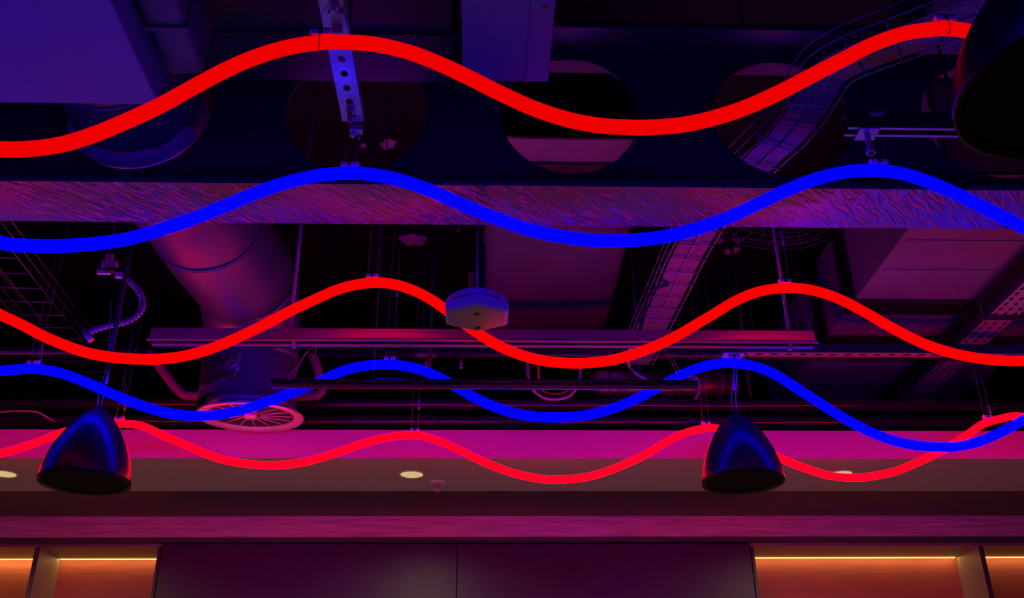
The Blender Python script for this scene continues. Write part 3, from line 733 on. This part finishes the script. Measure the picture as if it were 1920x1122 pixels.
# ------------------------------------------------------------------ pipes
def xpipe(Y, py, d, m, label, x0=-4.95, x1=4.95, coup=(), group='long horizontal pipes'):
    q = atY(960, py, Y)
    t = thing('pipe', label, 'pipe', (0, Y, q.z), group)
    MB().tube([(x0, Y, q.z), (x1, Y, q.z)], d/2, 24).build('run', m, t)
    for px in coup:
        cx = atY(px, py, Y).x
        MB().tube([(cx-.06, Y, q.z), (cx-.05, Y, q.z), (cx+.05, Y, q.z), (cx+.06, Y, q.z)], d/2, 24, radii=[d/2+.001, d/2+.006, d/2+.006, d/2+.001]).build('coupling', m, t)
    for x in (-3.4, 1.5):
        MB().tube([(x, Y, q.z+d/2), (x, Y, CEIL-.001)], .004, 6).build('hanging_rod', 'black', t)
    return q.z
t = thing('pipe', 'upper long blue-lit pipe beneath the long light fixture, dipping around the duct drop', 'pipe', atY(960, 664, 4.90), 'long horizontal pipes')
zp = atY(960, 664, 4.90).z
e0, e1 = atY(280, 664, 4.90).x, atY(584, 664, 4.90).x
MB().tube([(-4.95, 4.90, zp), (e0, 4.90, zp)], .0275, 24).build('run', 'pipe', t)
MB().tube([(e1, 4.90, zp), (4.95, 4.90, zp)], .0275, 24).build('run', 'pipe', t)
zj = atY(470, 743, 4.965).z
jog = catmull([(e0, 4.90, zp), atY(292, 676, 4.91), atY(322, 718, 4.95), atY(342, 738, 4.96), (atY(358, 743, 4.965).x, 4.965, zj), (atY(450, 743, 4.965).x, 4.965, zj), (atY(575, 743, 4.965).x, 4.965, zj), atY(600, 738, 4.96), atY(603, 722, 4.95), atY(592, 682, 4.91), (e1, 4.90, zp)], 5)
MB().tube(jog, .026, 18).build('dip', 'pipe2', t)['label'] = 'reddish dip around the duct'  # same pipe; red light of the tubes put into its colour
for px in (800, 1380):
    cx = atY(px, 664, 4.90).x
    MB().tube([(cx-.06, 4.90, zp), (cx-.05, 4.90, zp), (cx+.05, 4.90, zp), (cx+.06, 4.90, zp)], .03, 24, radii=[.0285, .0335, .0335, .0285]).build('coupling', 'pipe', t)
for x in (-3.4, 1.5): MB().tube([(x, 4.90, zp+.0275), (x, 4.90, CEIL-.001)], .004, 6).build('hanging_rod', 'black', t)
xpipe(5.09, 759, .060, 'pipe', 'long pipe with a red highlight just above the bulkhead', coup=(872,))
xpipe(5.13, 791, .062, 'pipe', 'lowest long pipe, resting dim purple behind the bulkhead edge', coup=(800,))
q = atY(865, 673, 4.90)
t = thing('pipe_sprinkler', 'small capped stub hanging from the upper long pipe, near picture centre', 'pipe stub', (q.x, 4.90, q.z))
MB().tube([(q.x, 4.90, q.z+.006), (q.x, 4.90, q.z-.05)], .007, 10).build('stub', 'galv', t)
MB().lathe([(.0005, -.058), (.012, -.056), (.012, -.048), (.0005, -.048)], (q.x, 4.90, q.z), 12).build('cap', 'galv', t)
q = atY(800, 675, 4.90)
t = thing('pipe_sprinkler', 'dim thin stub with nuts below the upper long pipe, left of the capped stub', 'pipe stub', (q.x, 4.90, q.z))
MB().tube([(q.x, 4.90, q.z+.05), (q.x, 4.90, q.z-.045)], .008, 10).build('stub', 'pipe', t)
MB().lathe([(.0005, -.03), (.013, -.03), (.013, -.016), (.0005, -.016)], (q.x, 4.90, q.z), 6, False).build('nut', 'galv', t)
# far foil duct
Yq = 5.15
zq = atY(1200, 722, Yq).z; xq0, xq1 = atY(1122, 722, Yq).x, atY(1378, 722, Yq).x; R = .085
t = thing('foil_duct', 'short shiny metal duct behind the black rail, left of the right bell wire', 'air duct', ((xq0+xq1)/2, Yq, zq), 'round air ducts')
MB().tube([(xq0-.055, Yq, zq-.01), (xq0, Yq, zq), (xq1, Yq, zq)], R, 36, radii=[R*.55, R, R]).build('casing', 'foil', t)
for px in (1140, 1157, 1167, 1256, 1268, 1314, 1348):
    x = atY(px, 722, Yq).x; MB().tube([(x-.006, Yq, zq), (x+.006, Yq, zq)], R+.004, 36).build('clamp_band', 'galv_dark', t)
for x in (xq0+.25, xq1-.1): MB().tube([(x, Yq, zq+R), (x, Yq, CEIL-.001)], .004, 6).build('hanging_rod', 'galv_dark', t)
# hoses
def hose(pix, r, m, label, ridges=False, group=None):
    pts = catmull([atY(x, y, Y) for x, y, Y in pix], 8)
    if ridges:
        dense = []
        for i in range(len(pts)-1):
            for k in range(6): dense.append(pts[i].lerp(pts[i+1], k/6))
        L = 0; rad = []; 
        for i, p in enumerate(dense):
            if i: L += (p-dense[i-1]).length
            rad.append(r*(1+.2*math.sin(2*PI*L/ridges)))
        return tag(MB().tube(dense, r, 14, radii=rad).build('flexible_conduit', m), label, 'conduit')
    return tag(MB().tube(pts, r, 10).build('hose', m), label, 'hose', group)
hose([(990, 664, 4.928), (990, 700, 4.94), (996, 722, 4.93), (1004, 736, 4.95), (1022, 747, 4.95), (1042, 749, 4.95), (1064, 745, 4.95), (1078, 733, 4.95), (1084, 720, 4.93), (1088, 700, 4.94), (1088, 664, 4.928)], .009, 'wire', 'pinkish looped hose showing just below the black rail', group='loose hoses')
hose([(1010, 664, 4.928), (1010, 700, 4.96), (1012, 724, 5.0), (1022, 735, 5.0), (1042, 739, 5.0), (1060, 735, 5.0), (1070, 724, 5.0)], .006, 'redblock', 'thin red inner hose loop within the pinkish loop', group='loose hoses')
hose([(1182, 650, 3.36), (1178, 668, 3.6), (1180, 686, 4.30), (1190, 698, 4.30), (1206, 708, 4.30), (1222, 716, 4.30)], .0075, 'galv', 'bent grey hose hooking down between the upper pipe and black rail', group='loose hoses')
hose([(1285, 700, 5.07), (1290, 705, 4.98), (1302, 707, 4.9), (1309, 716, 4.9), (1310, 736, 4.9), (1304, 748, 4.9)], .008, 'galv', 'grey hose curling around the end of the black rail', group='loose hoses')
hose([(-40, 790, 5.10), (-10, 776, 5.04), (15, 772, 5.03), (50, 771, 5.03), (72, 774, 5.04), (90, 784, 5.07), (104, 791, 5.10)], .006, 'wire', 'thin arched hose near the left edge under the red-lit pipe', group='loose hoses')
hose([(1252, 534, 3.9), (1232, 540, 3.85), (1217, 555, 3.7), (1208, 580, 3.5), (1202, 610, 3.39), (1200, 617, 3.38)], .009, 'galv_dark', 'bent blue-lit hose left of the cable tray behind the beam', group='loose hoses')
loop_wire([atY(1240, 648, Yf+.01), atY(1262, 686, 3.3), atY(1270, 702, 3.35)], .0012, 'thin slanting wire meeting the far blue tube near the black rail', group='slanting wires')
loop_wire([atY(1244, 648, Yf+.01), atY(1267, 684, 3.3), atY(1276, 698, 3.35)], .0012, 'second thin slanting wire right of its twin near the black rail', group='slanting wires')

# ------------------------------------------------------------------ junction box, flexible conduit and dark rod on the left
Yj = 4.0
t = thing('junction_box', 'pale broken junction box at the top of the flexible conduit', 'junction box', atY(205, 495, Yj))
def qbox(x0, y0, x1, y1, Y, d, name, m):
    a, b = atY(x0, y1, Y), atY(x1, y0, Y)
    return MB().box(min(a.x, b.x), max(a.x, b.x), Y, Y+d, a.z, b.z).build(name, m, t, .002)
qbox(196, 476, 212, 487, Yj, .02, 'upper_box', 'white')
qbox(188, 489, 219, 501, Yj-.01, .03, 'box', 'white')
qbox(192, 502, 228, 507, Yj-.02, .04, 'lid', 'black')
qbox(180, 505, 207, 512, Yj, .02, 'torn_plate', 'white')
qbox(214, 510, 228, 519, Yj-.01, .02, 'gland', 'white')
MB().tube([atY(204, 476, Yj+.01), atY(204, 476, Yj+.01)+Vector((0, 0, CEIL-.001-atY(204, 476, Yj).z))], .004, 6).build('hanging_rod', 'galv_dark', t)
hose([(228, 517, 4.02), (243, 527, 4.02), (258, 543, 4.02), (267, 562, 4.02), (265, 582, 4.0), (250, 597, 3.98), (228, 606, 3.96), (200, 612, 3.95), (180, 618, 3.95), (168, 624, 3.95)], .0135, 'galv', 'silver ribbed flexible conduit curving below the junction box', ridges=.019)
a, b_ = atY(158, 620, 3.95), atY(171, 639, 3.95)
tag(MB().tube([a, b_], .014, 12).build('pipe_socket', 'galv'), 'short pipe socket at the lower end of the ribbed conduit', 'pipe socket')
a = atY(208, 662, 3.88); 
t = thing('support_rod', 'dark hanging rod crossing in front of the ribbed flexible conduit', 'rod', (a.x, a.y, a.z))
MB().tube([a, Vector((a.x, a.y, CEIL-.001))], .0105, 10).build('rod', 'black', t)
MB().lathe([(.0005, -.012), (.016, -.012), (.016, .004), (.0005, .004)], a, 6, False).build('nut', 'galv_dark', t)
loop_wire([atY(209, 560, 3.87), atY(207, 598, 3.87), atY(203, 663, 3.876)], .0015, 'thin wire alongside the dark hanging rod', group='slanting wires')
loop_wire([atH(84, 584, 2.5), atY(88, 590, 3.9), atY(88, 612, 3.6), atY(82, 640, 3.3), atY(76, 682, 3.3)], .0014, 'thin curved wire crossing the second red tube near the left edge', group='dangling wire loops')
loop_wire([atY(232, 707, 4.4), atY(235, 718, 4.4), atY(232, 742, 4.4)], .0014, 'thin hooked wire right of the left bell wires', group='dangling wire loops')
# dark angled rods and drop beside fixture, far
for x, y0, y1, Y, lab in ((806, 590, 690, 4.6, 'dark rod dropping to the upper long pipe, left of the hexagonal device'), (1398, 600, 668, 4.86, 'dim dark rod left of the second right red crest'), (1852, 715, 752, 5.6, 'thin rod beside the far right corner of the flat duct')):
    a = atY(x, y1, Y)
    tag(MB().tube([a, Vector((a.x, a.y, CEIL-.001 if x < 1800 else Z(2.449)))], .008, 8).build('support_rod', 'black'), lab, 'rod', 'plain support rods')

# ------------------------------------------------------------------ foam / mortar remnants on the ceiling
def blob(px, py, h, L, Wd, seed, label, n=34, group='pale foam remnants'):
    rnd = random.Random(seed); c = atH(px, py, h); vs = []; K = 22
    p1, p2 = rnd.random()*6, rnd.random()*6; rad = [1+.22*math.sin(2*2*PI*i/K+p1)+.14*math.sin(5*2*PI*i/K+p2)+.12*(rnd.random()-.5) for i in range(K)]
    vs.append((c.x, c.y, c.z-.02))
    for ring, (s, z) in enumerate(((.45, -.018), (.8, -.012), (1, 0))):
        for i in range(K):
            a = 2*PI*i/K; rr = s*rad[i]
            vs.append((c.x+L*rr*math.cos(a), c.y+Wd*rr*math.sin(a), c.z+z*(.6+.8*rnd.random())))
    fs = [(0, 1+i, 1+(i+1) % K) for i in range(K)]
    for r_ in range(2):
        o = 1+r_*K; fs += [(o+i, o+(i+1) % K, o+K+(i+1) % K, o+K+i) for i in range(K)]
    return tag(MB().add(vs, fs, True).build('foam_patch', 'foam'), label, 'foam patch', group)
hc = 3.399
blob(775, 450, hc, .075, .09, 3, 'pale ragged foam patch on the ceiling below the beam, above second red tube')
blob(728, 270, hc, .05, .04, 5, 'pale pink foam patch seen through the beam hole beside the strut')
blob(681, 272, hc, .02, .015, 6, 'tiny pink foam speck left of the patch seen in the beam hole')
blob(1215, 595, hc, .035, .05, 9, 'pale foam lump beside the bent blue-lit hose')
blob(1196, 605, hc, .02, .03, 10, 'small foam crumbs left of the lump by the bent hose')
blob(1372, 470, hc, .05, .05, 12, 'pale foam lump under the curved wire tray behind the beam')
blob(1384, 449, hc, .035, .02, 13, 'little foam streak above the lump under the curved wire tray')
blob(1350, 451, hc, .02, .04, 14, 'narrow foam bit beside the top of the cable tray')
blob(860, 430, hc, .018, .012, 15, 'tiny pinkish foam dot just beneath the beam edge')
